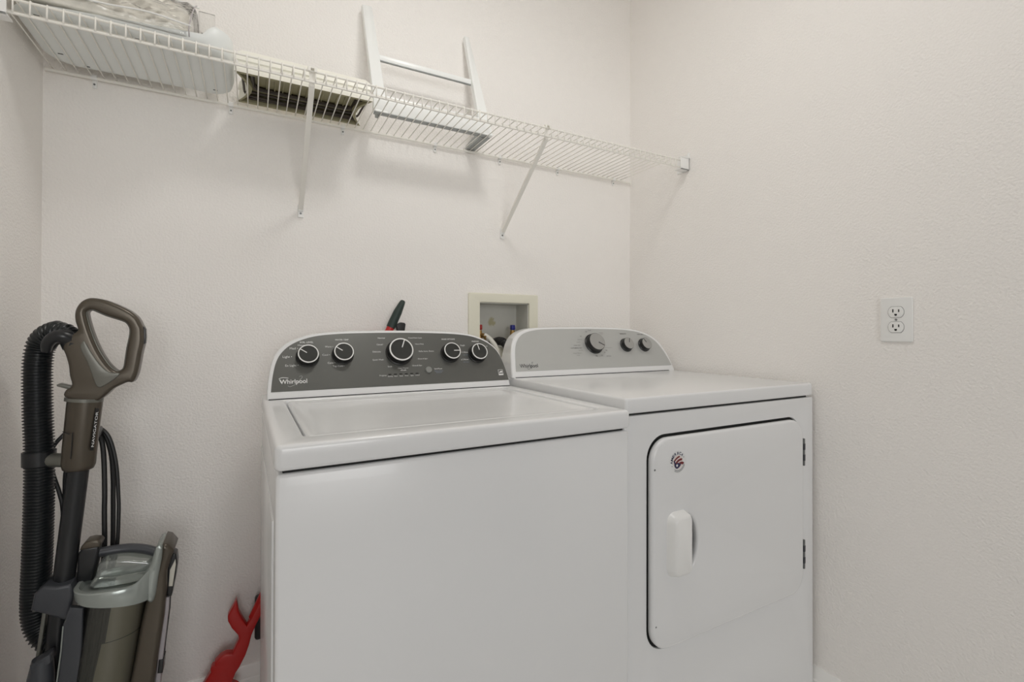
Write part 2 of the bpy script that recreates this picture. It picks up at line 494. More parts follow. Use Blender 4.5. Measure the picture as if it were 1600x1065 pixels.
# clear zip bag with folded bedding on top of the tub
bag = thing('bedding_bag', 'clear vinyl zip bag of beige quilted bedding on top of the white tub', 'bag', (0.20, -.15, ZT + .095))
BO = Vector((0.20, -.15, ZT + .095))
PROF = [(-.290, .0135), (-.303, .024), (-.302, .036), (-.280, .062), (-.235, .108), (-.185, .150), (-.135, .184), (-.095, .192), (-.062, .182), (-.046, .150), (-.042, .090), (-.046, .034), (-.062, .0135), (-.17, .0130)]
def bag_loft(x0, x1, k, amp, seed, n=34):
    rnd = random.Random(seed); ph = [rnd.uniform(0, 6.28) for _ in range(8)]
    pr = crom([Vector(p) for p in PROF], 5); R = []
    for i in range(n + 1):
        f = i / n; x = x0 + (x1 - x0) * f
        e = min(f, 1 - f) / .06
        kk = k * (.90 + .10 * min(1, math.sqrt(max(e, 0))))
        rg = []
        for p in pr:
            y = -.165 + (p.x + .165) * kk; z = .0135 + (p.y - .0135) * kk + .003 * (k < 1)
            if z > .030:
                wv = amp * (math.sin(38 * x + ph[0] + 20 * z) * .5 + math.sin(64 * y + ph[1] + 29 * x) * .4 + math.sin(96 * x + 71 * z + ph[2]) * .4 + math.sin(150 * z + 47 * y + ph[3]) * .3 + math.sin(210 * x - 130 * y + ph[4]) * .2)
                y -= wv; z += wv * .7
            rg.append(Vector((x, y, ZT + z)) - BO)
        R.append(rg)
    return loft(R)
part('folded_bedding', bag_loft(.048, .318, .93, .0035, 3), LINEN, bag, 60)
part('vinyl_cover', bag_loft(.030, .336, 1.0, .0050, 9, 60), VINYL, bag, 70, 'crinkled clear vinyl')
for yy, zz in ((-.300, .044), (-.120, .192)):
    part('piping', tube([Vector((x, yy + .002 * math.sin(40 * x), ZT + zz + .003 * math.sin(31 * x))) - BO for x in [.034 + .0102 * k for k in range(31)]], .0020, 6), PLASTIC_W, bag)
part('bag_edge', tube([Vector((.3365, p.x, ZT + p.y)) - BO for p in crom([Vector(q) for q in PROF[:7]], 3, False)], .0014, 6), MAUVE, bag)
part('corner_flap', bx(.342 - BO.x, .378 - BO.x, -.150 - BO.y, -.146 - BO.y, ZT + .105 - BO.z, ZT + .165 - BO.z, .001), VINYL, bag)

# cream tray, upside down, ribbed inside
tray = thing('plastic_tray', 'cream plastic tray turned upside down on the shelf beside the tub', 'tray', (0.595, -.12, ZT))
YO = Vector((0.595, -.12, ZT))
def tray_ring(d, z, pinch=.030):
    x0, x1, y0, y1 = .428 - d, .768 + d, -.212 - d, -.032 + d
    pts = []
    n = 14
    for k in range(n + 1): pts.append((x0 + (x1 - x0) * k / n, y0))
    for k in range(1, n): f = k / n; pts.append((x1 - pinch * math.sin(PI * f), y0 + (y1 - y0) * f))
    for k in range(n + 1): pts.append((x1 - (x1 - x0) * k / n, y1))
    for k in range(1, n): f = k / n; pts.append((x0 + pinch * math.sin(PI * f), y1 - (y1 - y0) * f))
    return [Vector((a - YO.x, b - YO.y, z)) for a, b in pts]
outer = [tray_ring(.004, 0.0), tray_ring(.004, .010), tray_ring(-.002, .012), tray_ring(-.004, .032), tray_ring(0, .034), tray_ring(-.003, .054), tray_ring(-.014, .066), tray_ring(-.04, .068)]
inner = [tray_ring(-.003, 0.0), tray_ring(-.006, .018)]
c = loft(outer, False)
vs = [[c.verts.new(p) for p in r] for r in inner]
c.verts.ensure_lookup_table()
part('tray_shell', c, CREAM, tray)
c = bmesh.new()
lo = [c.verts.new(p) for p in tray_ring(.004, 0.0)]; li = [c.verts.new(p) for p in tray_ring(-.006, 0.0)]; lj = [c.verts.new(p) for p in tray_ring(-.010, .022)]
n = len(lo)
for k in range(n):
    c.faces.new((lo[k], lo[(k + 1) % n], li[(k + 1) % n], li[k])); c.faces.new((li[k], li[(k + 1) % n], lj[(k + 1) % n], lj[k]))
part('tray_lip', c, CREAM_SHADE, tray)
part('tray_bed', loft([tray_ring(-.009, .021), tray_ring(-.009, .024)]), CREAM_SHADE, tray, label='ribbed cream underside with shade painted in as olive')
for k in range(13):
    rx = .478 + k * .0205
    part('rib', bx(rx - YO.x, rx + .0035 - YO.x, -.196 - YO.y, -.092 - YO.y, .0165, .0212, .001), CREAM_SHADE, tray)
for (a, b, z, r) in ((-.034, -.104, .0155, .0062), (-.022, -.083, .012, .0036), (-.012, -.066, .008, .0032)):
    x0, x1 = .432 - a - .0 - .002, .768 + a + .002
    path = crom([(x0, -.19, z), (x0 + .002, -.13, z), (x0 + .006, b - .012, z), (x0 + .028, b, z), (.6, b + .002, z), (x1 - .028, b, z), (x1 - .006, b - .012, z), (x1 - .002, -.13, z), (x1, -.19, z)], 5, False)
    part('dark_line', tube([Vector((p.x - YO.x, p.y - YO.y, p.z)) for p in path], r, 6), DKBR, tray)  # dark brown lines running round inside the tray
part('dark_back_line', bx(.45 - YO.x, .752 - YO.x, -.056 - YO.y, -.044 - YO.y, .006, .016, .002), DKBR, tray)
for (a, b) in ((.50, .53), (.545, .60), (.70, .73)):
    part('embossed_bar', bx(a - YO.x, b - YO.x, -.2135 - YO.y, -.207 - YO.y, .0195, .0235, .001), CREAM, tray)

# white frame leaning on the wall
fr = thing('leaning_frame', 'white two-legged frame with a crossbar leaning on the wall above the shelf', 'frame', (0.98, -.08, ZT))
FO = Vector((0.98, -.08, ZT))
def leg(xb, xt, wb, wt, zt):
    A = (xb, -.150, ZT + .001); B = (xt, -.022, zt)
    d = .020
    R = []
    for (x, y, z), w_ in ((A, wb), (B, wt)):
        R.append([Vector(q) - FO for q in ((x, y - d / 2, z), (x + w_, y - d / 2, z), (x + w_, y + d / 2, z), (x, y + d / 2, z))])
    c = loft(R)
    bmesh.ops.bevel(c, geom=list(c.edges), offset=.0015, segments=1, affect='EDGES')
    return part('leg', c, FRAMEW, fr)
leg(.790, .776, .040, .031, 2.158)
leg(1.142, 1.134, .044, .016, 2.160)
part('crossbar', bx(.812 - FO.x, 1.150 - FO.x, -.080 - FO.y, -.074 - FO.y, 1.964 - ZT, 1.981 - ZT, .0012), FRAMEW, fr)
part('crossbar_shade', bx(.822 - FO.x, 1.140 - FO.x, -.0815 - FO.y, -.0725 - FO.y, 1.961 - ZT, 1.9642 - ZT, .001), GREYMET_SHADE, fr)  # crossbar's shaded underside, painted as a thin grey strip
part('bottom_board', bx(.786 - FO.x, 1.176 - FO.x, -.158 - FO.y, -.140 - FO.y, .0022, .055, .002), FRAMEW, fr)
part('board_shade', bx(.790 - FO.x, 1.172 - FO.x, -.1570 - FO.y, -.135 - FO.y, .0, .0024, .0006), GREYMET_SHADE, fr)  # shade under the white board, put in as a grey strip
for fx, ye in ((.800, -.112), (1.150, -.004)):
    c = bmesh.new()
    loft([[Vector((x, y, z)) - FO for y, z in ((-.139, ZT), (ye, ZT), (ye, ZT + .012), (-.139, ZT + .03))] for x in (fx, fx + (.010 if fx < 1 else .034))], True, c)
    part('foot', c, GREYMET_SHADE, fr)

# ------------------------------------------------------------------ recessed washer hose box
hb = thing('hose_box', 'ivory recessed laundry hose box with valves in the back wall', 'outlet box', (1.164, 0, 1.0))
HO = Vector((1.164, 0, 1.0))
part('box_frame', plate([rrect(1.163, 1.459, .995, 1.241, .006), rrect(HBX0, HBX1, HBZ0, HBZ1, .003)[::-1]], .009, .0025, to=xz(-.0046, HO)), IVORY, hb)
c = bmesh.new()
D_ = .095
for a in ((HBX0, HBX0 + .003, .0, D_, HBZ0, HBZ1), (HBX1 - .003, HBX1, 0, D_, HBZ0, HBZ1), (HBX0, HBX1, 0, D_, HBZ1 - .003, HBZ1), (HBX0, HBX1, 0, D_, HBZ0, HBZ0 + .003), (HBX0, HBX1, D_ - .003, D_, HBZ0, HBZ1)):
    box(c, a[0] - HO.x, a[1] - HO.x, a[2], a[3], a[4] - HO.z, a[5] - HO.z)
part('box_liner', c, BOXIN, hb, 0)
def valve(vx, vy, vz, hm):
    v = part('valve_body', tube([Vector(q) - HO for q in ((vx, vy, HBZ0 + .004), (vx, vy, vz - .03), (vx, vy, vz - .005))], [.011, .011, .009], 12), BRASS, hb)
    tube_ = tube([Vector(q) - HO for q in ((vx, vy + .004, vz - .022), (vx + .012, vy - .018, vz - .026), (vx + .016, vy - .028, vz - .034))], [.008, .009, .0095], 10)
    part('valve_spout', tube_, BRASS, hb)
    part('valve_handle', bx(vx - .008 - HO.x, vx + .008 - HO.x, vy - .010, vy + .008, vz - .004 - HO.z, vz + .016 - HO.z, .003), hm, hb)
valve(1.224, .030, 1.108, RED_V)
valve(1.368, .035, 1.108, BLUE_V)
h = tube(crom([(1.236, .010, 1.085), (1.252, -.008, 1.068), (1.268, -.03, 1.03), (1.27, -.045, .96), (1.25, -.05, .85), (1.2, -.055, .6), (1.15, -.06, .42)], 5, False), .0085, 10)
o = part('supply_hose', h, HOSEW); o['label'] = 'thin white supply hose rising from behind the washer into the hose box'; o['category'] = 'hose'
hp = crom([(1.292, .070, 1.045), (1.292, .055, 1.052), (1.300, .01, 1.062), (1.308, -.03, 1.045), (1.315, -.055, .98), (1.3, -.06, .8), (1.22, -.065, .45)], 10, False)
o = part('drain_hose', tube(hp, [.0165 if k % 2 else .0145 for k in range(len(hp))], 12), BLACK); o['label'] = 'black ribbed drain hose hooked into the hose box between the machines'; o['category'] = 'hose'

# ------------------------------------------------------------------ wall socket on the right wall
so = thing('wall_socket', 'white duplex power socket on the right wall', 'power socket', (RX, -1.004, 1.1315))
def rw(w0): return lambda c: Vector((-(w0 + c.z), -c.x, c.y))       # u runs towards the camera side, w away from the wall
part('cover_plate', plate([rrect(-.0355, .0355, -.0575, .0575, .004)], .0055, .002, to=rw(.0028)), PLASTIC_W, so)
for dz in (.0195, -.0195):
    lp = []
    for k in range(40):
        t_ = 2 * PI * k / 40; lp.append((.0172 * math.cos(t_), dz + max(-.0138, min(.0138, .0172 * math.sin(t_)))))
    rc = part('receptacle', plate([lp], .0024, .0007, to=rw(.0062)), PLASTIC_W, so)
    part('receptacle_seam', plate([[(a * 1.06, dz + (b - dz) * 1.07) for a, b in lp]], .0008, 0, to=rw(.0052)), PRINT_G, rc)
    for (ux, hh) in ((-.0062, .0042), (.0066, .0034)):
        part('slot', plate([rrect(ux - .0013, ux + .0013, dz + .0035 - hh, dz + .0035 + hh, .0003, 2)], .0006, 0, to=rw(.0075)), GAP, rc)
    part('ground_slot', plate([rrect(-.0028, .0028, dz - .0095, dz - .0045, (.0005, .0005, .0024, .0024), 4)], .0006, 0, to=rw(.0075)), GAP, rc)
part('screw', lathe([(0, .0072), (.0026, .0068), (.003, .0052), (.003, .004)], 14, lambda q: Vector((-q.z, q.x, q.y))), PRINT_G, so)

# ------------------------------------------------------------------ washing machine
WA = math.radians(25)
def panel_map(ox, yb, zb, w0=0.0):
    """(u, v, w) on a console face tilted back by WA: v up the slope, w out of it."""
    cs, sn = math.cos(WA), math.sin(WA)
    return lambda c: Vector((ox + c.x, yb + c.y * sn - (w0 + c.z) * cs, zb + c.y * cs + (w0 + c.z) * sn))

def console(parent, pts, yb, zb, depth_y, back_sx, pm, dark_pts, panel_m, edge=.006):
    prof = crom(pts, 5, False)
    cx = sum(p[0] for p in (pts[0], pts[-1])) / 2
    front = [panel_map(0, yb, zb)(Vector((p[0], p[1], 0))) for p in prof]
    mid = [v + Vector((0, .012, 0)) for v in front]
    # the front edge is rounded: a slightly shrunk face in front of a full ring
    def shrink(k, dy, sx=None):
        out = []
        for p in prof:
            a = cx + (p[0] - cx) * (sx or k); b = p[1] * k
            q = panel_map(0, yb, zb)(Vector((a, b, 0))); q.y += dy; out.append(q)
        return out
    back = []
    for p in prof:
        q = panel_map(0, yb, zb)(Vector((cx + (p[0] - cx) * back_sx, p[1], 0)))
        back.append(Vector((q.x, depth_y, q.z)))
    R = [shrink(.985, 0), shrink(.994, .0014), shrink(1.0, .006), back]
    c = loft(R)
    b = part('console', c, ENAMEL, parent, 35)
    part('console_panel', plate([crom(dark_pts[1:-1], 4, False) and [tuple(dark_pts[0])] + [(v.x, v.y) for v in crom([Vector(q) for q in dark_pts[1:-1]], 5, False)] + [tuple(dark_pts[-1])]], .0012, 0, to=panel_map(0, yb, zb, .0004)), panel_m, parent)
    return b

def knob(parent, u, v, r0, r1, h, ang, pm, side, face, ringm, pointm, ring=True):
    f = lambda c: pm(Vector((u + c.x, v + c.y, c.z)))
    k = part('knob', lathe([(r0 * 1.10, 0), (r0 * 1.10, .003), (r0, .005), (r1 * 1.01, h - .0015), (r1 * .98, h), (r1 * .9, h)], 40, f), side, parent)
    part('knob_face', lathe([(r1 * .97, h - .0005), (r1 * .955, h + .0004), (0, h + .0004)], 40, f), face, k)
    if ring:
        part('knob_ring', lathe([(r1 * .90, h + .0004), (r1 * .91, h + .0013), (r1 * 1.0, h + .0011), (r1 * 1.015, h - .001), (r1 * .99, h - .002)], 40, f), ringm, k)
    a = math.radians(ang); ca, sa = math.cos(a), math.sin(a)
    L0, L1, ww = r1 * .18, r1 * .93, r1 * .038
    c = bmesh.new()
    q = [f(Vector((l * ca - s * sa, l * sa + s * ca, h + .0012))) for l, s in ((L0, -ww), (L1, -ww), (L1, ww), (L0, ww))]
    q0 = [f(Vector((l * ca - s * sa, l * sa + s * ca, h))) for l, s in ((L0, -ww), (L1, -ww), (L1, ww), (L0, ww))]
    loft([q0, q], True, c)
    part('pointer', c, pointm, k)

wm = thing('washing_machine', 'white top-loading washing machine with a charcoal control console', 'washing machine', (0.4982, -0.8325, 0), 0.0109)
WW, WD = .6991, .672
part('cabinet', bx(.002, WW - .002, .003, WD - .004, .035, .8825, .006, 3), ENAMEL, wm)
part('side_rib', bx(-.001, .004, .05, .62, .10, .80, .0015), ENAMEL, wm)
part('inner_frame', bx(.012, WW - .012, .013, WD - .02, .87, .905), GAP, wm)
deck_to = lambda c: Vector((c.x, c.y, .9075 + c.z))
part('top_cover', plate([rrect(0, WW, -.001, WD, .011), rrect(.047, .660, .056, .520, .014)[::-1]], .0395, .0075, 3, to=deck_to), ENAMEL, wm)
# lid: a shallow dished slab with a raised rim
LX0, LX1, LY0, LY1 = .0525, .656, .0605, .519
c = bmesh.new(); NX, NY = 72, 48
def sstep(a, b, x): x = max(0, min(1, (x - a) / (b - a))); return x * x * (3 - 2 * x)
def lid_xy(fx, fy): return LX0 + (LX1 - LX0) * fx, LY0 + (LY1 - LY0) * fy
fxs = [0, .0012, .003, .006, .010, .015, .02, .026, .034, .045, .06] + [.06 + .88 * k / 20 for k in range(1, 20)] + [1 - q for q in (.06, .045, .034, .026, .02, .015, .010, .006, .003, .0012, 0)]
grid = []
for fx in fxs:
    row = []
    for fy in fxs:
        x, y = lid_xy(fx, fy)
        d = min(x - LX0, LX1 - x, y - LY0, LY1 - y)
        r = .012                                   # round plan corners
        z = .9245 - .006 * (1 - sstep(-.001, .0055, d)) - .0042 * sstep(.010, .030, d) - .0018 * sstep(.05, .2, d)
        cxr = min(max(x, LX0 + r), LX1 - r); cyr = min(max(y, LY0 + r), LY1 - r)
        dv = Vector((x - cxr, y - cyr, 0))
        if dv.length > 0 and abs(dv.x) > 1e-9 and abs(dv.y) > 1e-9:
            m_ = max(abs(dv.x), abs(dv.y)); dv2 = dv.normalized() * m_
            x, y = cxr + dv2.x, cyr + dv2.y
        row.append(c.verts.new((x, y, z)))
    grid.append(row)
for i in range(len(fxs) - 1):
    for j in range(len(fxs) - 1):
        c.faces.new((grid[i][j], grid[i + 1][j], grid[i + 1][j + 1], grid[i][j + 1]))
geo = bmesh.ops.extrude_edge_only(c, edges=[e for e in c.edges if len(e.link_faces) == 1])
for v in [g for g in geo['geom'] if isinstance(g, bmesh.types.BMVert)]: v.co.z = .906
part('lid', c, ENAMEL, wm, 50)
for (fx, fy) in ((.04, .04), (WW - .04, .04), (.04, WD - .04), (WW - .04, WD - .04)):
    part('foot', lathe([(0, 0), (.022, 0), (.022, .012), (.010, .016), (.010, .036), (0, .036)], 16, lambda q, a=fx, b=fy: Vector((a + q.x, b + q.y, q.z))), BLACK, wm)
WYB, WZB = .5365, .9275
arch = [(0.008, 0), (0.0083, 0.02), (0.0095, 0.036), (0.011, 0.05), (0.014, 0.07), (0.019, 0.096), (0.027, 0.1185), (0.0385, 0.136), (0.0525, 0.1495), (0.0705, 0.1612), (0.0895, 0.1697), (0.1155, 0.1778), (0.1505, 0.1835), (0.2045, 0.1877), (0.2815, 0.1898), (0.3515, 0.1905), (0.4215, 0.1898), (0.4985, 0.1877), (0.5525, 0.1835), (0.5875, 0.1778), (0.6135, 0.1697), (0.6325, 0.1612), (0.6505, 0.1495), (0.6645, 0.136), (0.676, 0.1185), (0.684, 0.096), (0.689, 0.07), (0.692, 0.05), (0.6935, 0.036), (0.6947, 0.02), (0.695, 0)]
dark = [(0.0175, 0.0195), (0.019, 0.036), (0.0205, 0.05), (0.0235, 0.07), (0.029, 0.095), (0.0375, 0.116), (0.0485, 0.1315), (0.0615, 0.144), (0.0785, 0.155), (0.0965, 0.163), (0.1215, 0.171), (0.1555, 0.1765), (0.2085, 0.1805), (0.2845, 0.1825), (0.3545, 0.183), (0.4245, 0.1825), (0.5005, 0.1805), (0.5535, 0.1765), (0.5875, 0.171), (0.6125, 0.163), (0.6305, 0.155), (0.6475, 0.144), (0.6605, 0.1315), (0.6715, 0.116), (0.68, 0.095), (0.6855, 0.07), (0.6885, 0.05), (0.69, 0.036), (0.6915, 0.0195)]
console(wm, arch, WYB, WZB, WD - .012, .97, None, dark, PANEL_D)
pm = panel_map(0, WYB, WZB, .001)
part('console_base', bx(.012, .690, WYB - .004, WYB + .01, WZB - .0015, WZB + .0015, .0004), GAP, wm)
for u, v, r0, r1, h, ang in ((.1054, .1118, .0265, .0252, .024, 145), (.1949, .1163, .0265, .0252, .024, 145), (.3522, .1192, .036, .0342, .026, 68), (.5083, .1133, .0275, .0258, .024, 0), (.5981, .1095, .0275, .0258, .024, 100)):
    knob(wm, u, v, r0, r1, h, ang, pm, KNOB_B, KNOB_F, CHROME, CHROME)
fb = lambda c: pm(Vector((.4326 + c.x, .0620 + c.y, c.z)))
part('start_button', lathe([(.0098, 0), (.0098, .004), (.0088, .0055), (0, .0058)], 28, fb), BUTTON, wm)
for k in range(6):
    u = .3177 + k * .0158
    part('indicator_light', plate([rrect(u - .0042, u + .0042, .0518, .0548, .0006, 2)], .0008, 0, to=panel_map(0, WYB, WZB, .0016)), GAP, wm)
pt = panel_map(0, WYB, WZB, .00145)
LW = [('SOIL LEVEL', .1048, .1545, .034, 'C', .01), ('Heavy', .092, .1462, .018, 'C'), ('Med •', .0729, .1371, .0195, 'C'), ('Light •', .057, .1138, .022, 'C'), ('Ex Light •', .067, .0893, .031, 'C'),
      ('WATER TEMP', .1956, .1612, .036, 'C', .01), ('Hot', .1914, .1496, .010, 'C'), ('Warm •', .1608, .1409, .021, 'C'), ('Cool •', .1521, .117, .019, 'C'), ('Cold •', .1642, .0934, .019, 'C'), ('Tap Cold •', .1821, .0835, .030, 'C'),
      ('Normal', .305, .1660, .020, 'C'), ('Casual ·', .3000, .1457, .0205, 'C'), ('Delicate ·', .2895, .1236, .0255, 'C'), ('Quick Wash ·', .2910, .0990, .034, 'C'), ('Soak ·', .3222, .0776, .0155, 'C'),
      ('Clean Washer', .3583, .0712, .031, 'C'), ('affresh', .3577, .0650, .0165, 'C', .01), ('PowerWash Cycle', .4055, .1660, .041, 'C'), ('· Heavy Duty', .4150, .1460, .029, 'C'),
      ('· Bulky Items, Sheets', .4330, .1224, .049, 'C'), ('· Drain & Spin', .4184, .0985, .032, 'C'), ('· Rinse & Spin', .3990, .0778, .031, 'C'),
      ('Progress', .2985, .0513, .019, 'C'), ('Sensing', .3185, .0478, .0135, 'C'), ('Wash', .3340, .0478, .0100, 'C'), ('Soak', .3498, .0478, .0095, 'C'), ('Rinse', .3656, .0480, .0098, 'C'), ('Spin', .3814, .0480, .0088, 'C'), ('Locked', .3972, .0482, .0125, 'C'),
      ('Start/Pause', .4632, .0654, .0245, 'C', .01), ('RINSE OPTIONS', .5103, .1610, .043, 'C', .012), ('Single', .5545, .1400, .0150, 'C'), ('• 2 Rinse', .5570, .1165, .0225, 'C', .01), ('x 2 Rinse', .5535, .0927, .0250, 'C', .01),
      ('PRESOAK', .6012, .1527, .025, 'C', .012), ('On', .6372, .1356, .006, 'C')]
part('panel_lettering', text_bm(LW, pt), PRINT_W, wm, 0, 'small white print on the charcoal panel')
part('panel_small_print', text_bm([('Press to Start', .4640, .0583, .0260, 'C'), ('Hold 3 sec', .4640, .0535, .0170, 'C'), ('Fabric Softener', .5612, .1074, .0200, 'C'), ('Fabric Softener', .5575, .0840, .0200, 'C')], pt), PRINT_B, wm, 0, 'pale blue small print')
c = text_bm([('Whirlpool', .0700, .0455, .0640, 'C', .012, .0165)], pt)
# the thin swirl around the name and the fan over the W
for path, rr in ((crom([(.056, .0345), (.060, .0315), (.066, .0330), (.076, .0390), (.086, .0500), (.0905, .0560), (.0885, .0595), (.083, .0575)], 5, False), .00028),
                 (crom([(.0360, .0540), (.043, .0562), (.050, .0560), (.058, .0545)], 5, False), .0009), (crom([(.0365, .0530), (.0385, .0480), (.0410, .0420)], 4, False), .0006)):
    tube([pt(Vector((p[0], p[1], 0))) for p in path], rr, 4, bm=c)
part('brand_lettering', c, PRINT_W, wm, 0)
c = plate([rrect(.6602, .6766, .0358, .0545, .0008, 2), rrect(.6612, .6756, .0405, .0536, .0006, 2)[::-1]], .0004, 0, to=pt)
join_bm(c, plate([[(.6620, .0420), (.6650, .0475), (.6700, .0500), (.6750, .0500), (.6735, .0470), (.6752, .0445), (.6715, .0448), (.6690, .0425), (.6680, .0455)]], .0004, 0, to=pt))
part('energy_emblem', c, PRINT_W, wm, 0)

# ------------------------------------------------------------------ clothes dryer
DO = Vector((1.2013, -0.7987, 0))
dr = thing('clothes_dryer', 'white front-loading clothes dryer with a silver control console', 'clothes dryer', DO)
DW, DD = .7249, .690
part('cabinet', bx(0.0, DW, .0205, DD - .01, .035, .9075, .006, 2), ENAMEL, dr)
fy = lambda w0: (lambda c: Vector((c.x, w0 - c.z, c.y)))
door_out = rrect(.0745, .6592, .3585, .8505, .054, 10)
hole = rrect(.0685, .6625, .3545, .8570, .056, 10)
part('front_panel', plate([rrect(0, DW, .035, .9075, .006), hole[::-1]], .020, .0015, 2, to=fy(.010)), ENAMEL, dr)
part('door_gasket', plate([rrect(.0686, .6624, .3546, .8569, .056, 10)], .0120, 0, to=fy(.0130)), GAP, dr)
rec = [(.184 + .038 * math.cos(2 * PI * k / 40), .593 + .069 * math.sin(2 * PI * k / 40)) for k in range(40)]
door = part('door', plate([door_out, rec[::-1]], .0195, .0070, 3, to=fy(-.00325)), ENAMEL, dr, 40)
bowl = []
for k in range(9):
    a = .5 * PI * k / 8.2
    bowl.append([Vector((.184 + .0455 * math.cos(a) * math.cos(2 * PI * q / 40), -.0065 + .0255 * math.sin(a), .593 + .0765 * math.cos(a) * math.sin(2 * PI * q / 40))) for q in range(40)])
hr = loft(bowl, False)
hr.verts.ensure_lookup_table(); hr.faces.new(hr.verts[-40:])
part('handle_recess', hr, ENAMEL, door, 60)
# handle: a vertical pull standing proud over the left half of the recess
hl = []
for k, (d, yy) in enumerate(((.004, -.0125), (0.0, -.020), (-.003, -.029), (-.010, -.034))):
    hl.append([Vector((a, yy, b)) for a, b in rrect(.122 - d, .1815 + d * .3, .527 - d, .672 + d, (max(.006, .010 + d), .020 + d, .020 + d, max(.006, .010 + d)), 6)])
part('door_handle', loft(hl), PLASTIC_W, door)
for z0, z1 in ((.715, .793), (.420, .503)):
    part('hinge', bx(.6608, .6668, -.0125, .004, z0, z1, .001), STEEL, dr)
    for q in (.3, .7): part('hinge_knuckle', bx(.6604, .6672, -.0134, -.009, z0 + (z1 - z0) * q - .009, z0 + (z1 - z0) * q + .009, .001), CHAR2, dr)
for sx, sz in ((.0815, .781), (.0850, .421)):
    part('screw', lathe([(.0030, -.0070), (.0028, -.0128), (0, -.0136)], 12, lambda q, a=sx, b=sz: Vector((a + q.x, q.z, b + q.y))), STEEL, dr)
part('inner_frame', bx(.012, DW - .012, .012, DD - .02, .90, .92), GAP, dr)
part('top_panel', plate([rrect(.0035, DW - .0035, -.003, DD, .008)], .036, .0062, 3, to=lambda c: Vector((c.x, c.y, .9308 + c.z))), ENAMEL, dr)
for (fx, fy_) in ((.04, .05), (DW - .04, .05), (.04, DD - .05), (DW - .04, DD - .05)):
    part('foot', lathe([(0, 0), (.022, 0), (.022, .012), (.010, .016), (.010, .036), (0, .036)], 16, lambda q, a=fx, b=fy_: Vector((a + q.x, b + q.y, q.z))), BLACK, dr)
DYB, DZB = -.2735 + .7987, .9488
arch = [(0.0012, 0), (0.004, 0.022), (0.0088, 0.0477), (0.0164, 0.0855), (0.0273, 0.1198), (0.043, 0.145), (0.0692, 0.1635), (0.1101, 0.176), (0.18, 0.1805), (0.282, 0.1822), (0.3911, 0.1825), (0.5081, 0.1803), (0.59, 0.1725), (0.648, 0.1545), (0.689, 0.125), (0.709, 0.0855), (0.719, 0.0477), (0.7228, 0.022), (0.724, 0)]
dark = [(0.018, 0.0215), (0.02, 0.036), (0.0239, 0.0556), (0.0304, 0.0895), (0.0409, 0.1196), (0.058, 0.143), (0.0828, 0.159), (0.1238, 0.1695), (0.1788, 0.1738), (0.282, 0.1757), (0.3911, 0.176), (0.5058, 0.1735), (0.578, 0.1665), (0.63, 0.152), (0.67, 0.1255), (0.6929, 0.09), (0.706, 0.0555), (0.712, 0.036), (0.714, 0.0215)]
console(dr, arch, DYB, DZB, DD - .015, .925, None, dark, PANEL_S)
part('console_base', bx(.012, .690, DYB - .003, DYB + .01, DZB - .001, DZB + .0018, .0004), GAP, dr)
pm = panel_map(0, DYB, DZB, .001)
for u, v, r0, r1, h, ang in ((.3627, .1150, .0350, .0335, .024, -30), (.5137, .1084, .0245, .0232, .020, 65), (.6036, .1075, .0245, .0232, .020, 120)):
    knob(dr, u, v, r0, r1, h, ang, pm, KNOB_B, KNOB_S, KNOB_S, PRINT_K, False)
pt = panel_map(0, DYB, DZB, .00145)
LD = [('TIMED DRY', .2870, .1102, .030, 'C'), ('• AUTOMATIC DRY', .2800, .1000, .052, 'C', .02), ('Very Dry', .298, .0910, .020, 'C'), ('Energy Preferred', .2790, .0805, .034, 'C', .01), ('Damp', .281, .0730, .012, 'C'), ('More Dry', .3060, .1330, .020, 'C'), ('40', .3140, .1460, .007, 'C'), ('Less Dry', .2975, .1225, .018, 'C'),
      ('Off', .3440, .1640, .010, 'C'), ('Fluff', .3614, .1697, .013, 'C'), ('High Heat', .4120, .1600, .020, 'C'), ('60 min', .4150, .1545, .012, 'C'), ('Permanent Press', .4270, .0995, .032, 'C'), ('50', .4128, .0890, .008, 'C', .02), ('20', .4020, .0810, .006, 'C'),
      ('10', .3610, .0680, .007, 'C', .02), ('Air Only', .4165, .0665, .020, 'C', .01), ('30', .3860, .0700, .006, 'C')]
part('panel_lettering', text_bm(LD, pt), PRINT_G, dr, 0, 'small grey print on the silver panel')
c = text_bm([('Whirlpool', .0705, .0400, .0690, 'C', .006, .0190)], pt)
path = crom([(.062, .0310), (.068, .0275), (.076, .0330), (.084, .0450), (.0885, .0510), (.086, .0525), (.082, .0480)], 5, False)
tube([pt(Vector((p[0], p[1], 0))) for p in path], .0004, 4, bm=c)
join_bm(c, text_bm([('TEMPERATURE', .5160, .1560, .032, 'C', .02), ('WRINKLE SHIELD', .6015, .1530, .030, 'C', .02)], pt))
part('brand_lettering', c, PRINT_K, dr, 0)
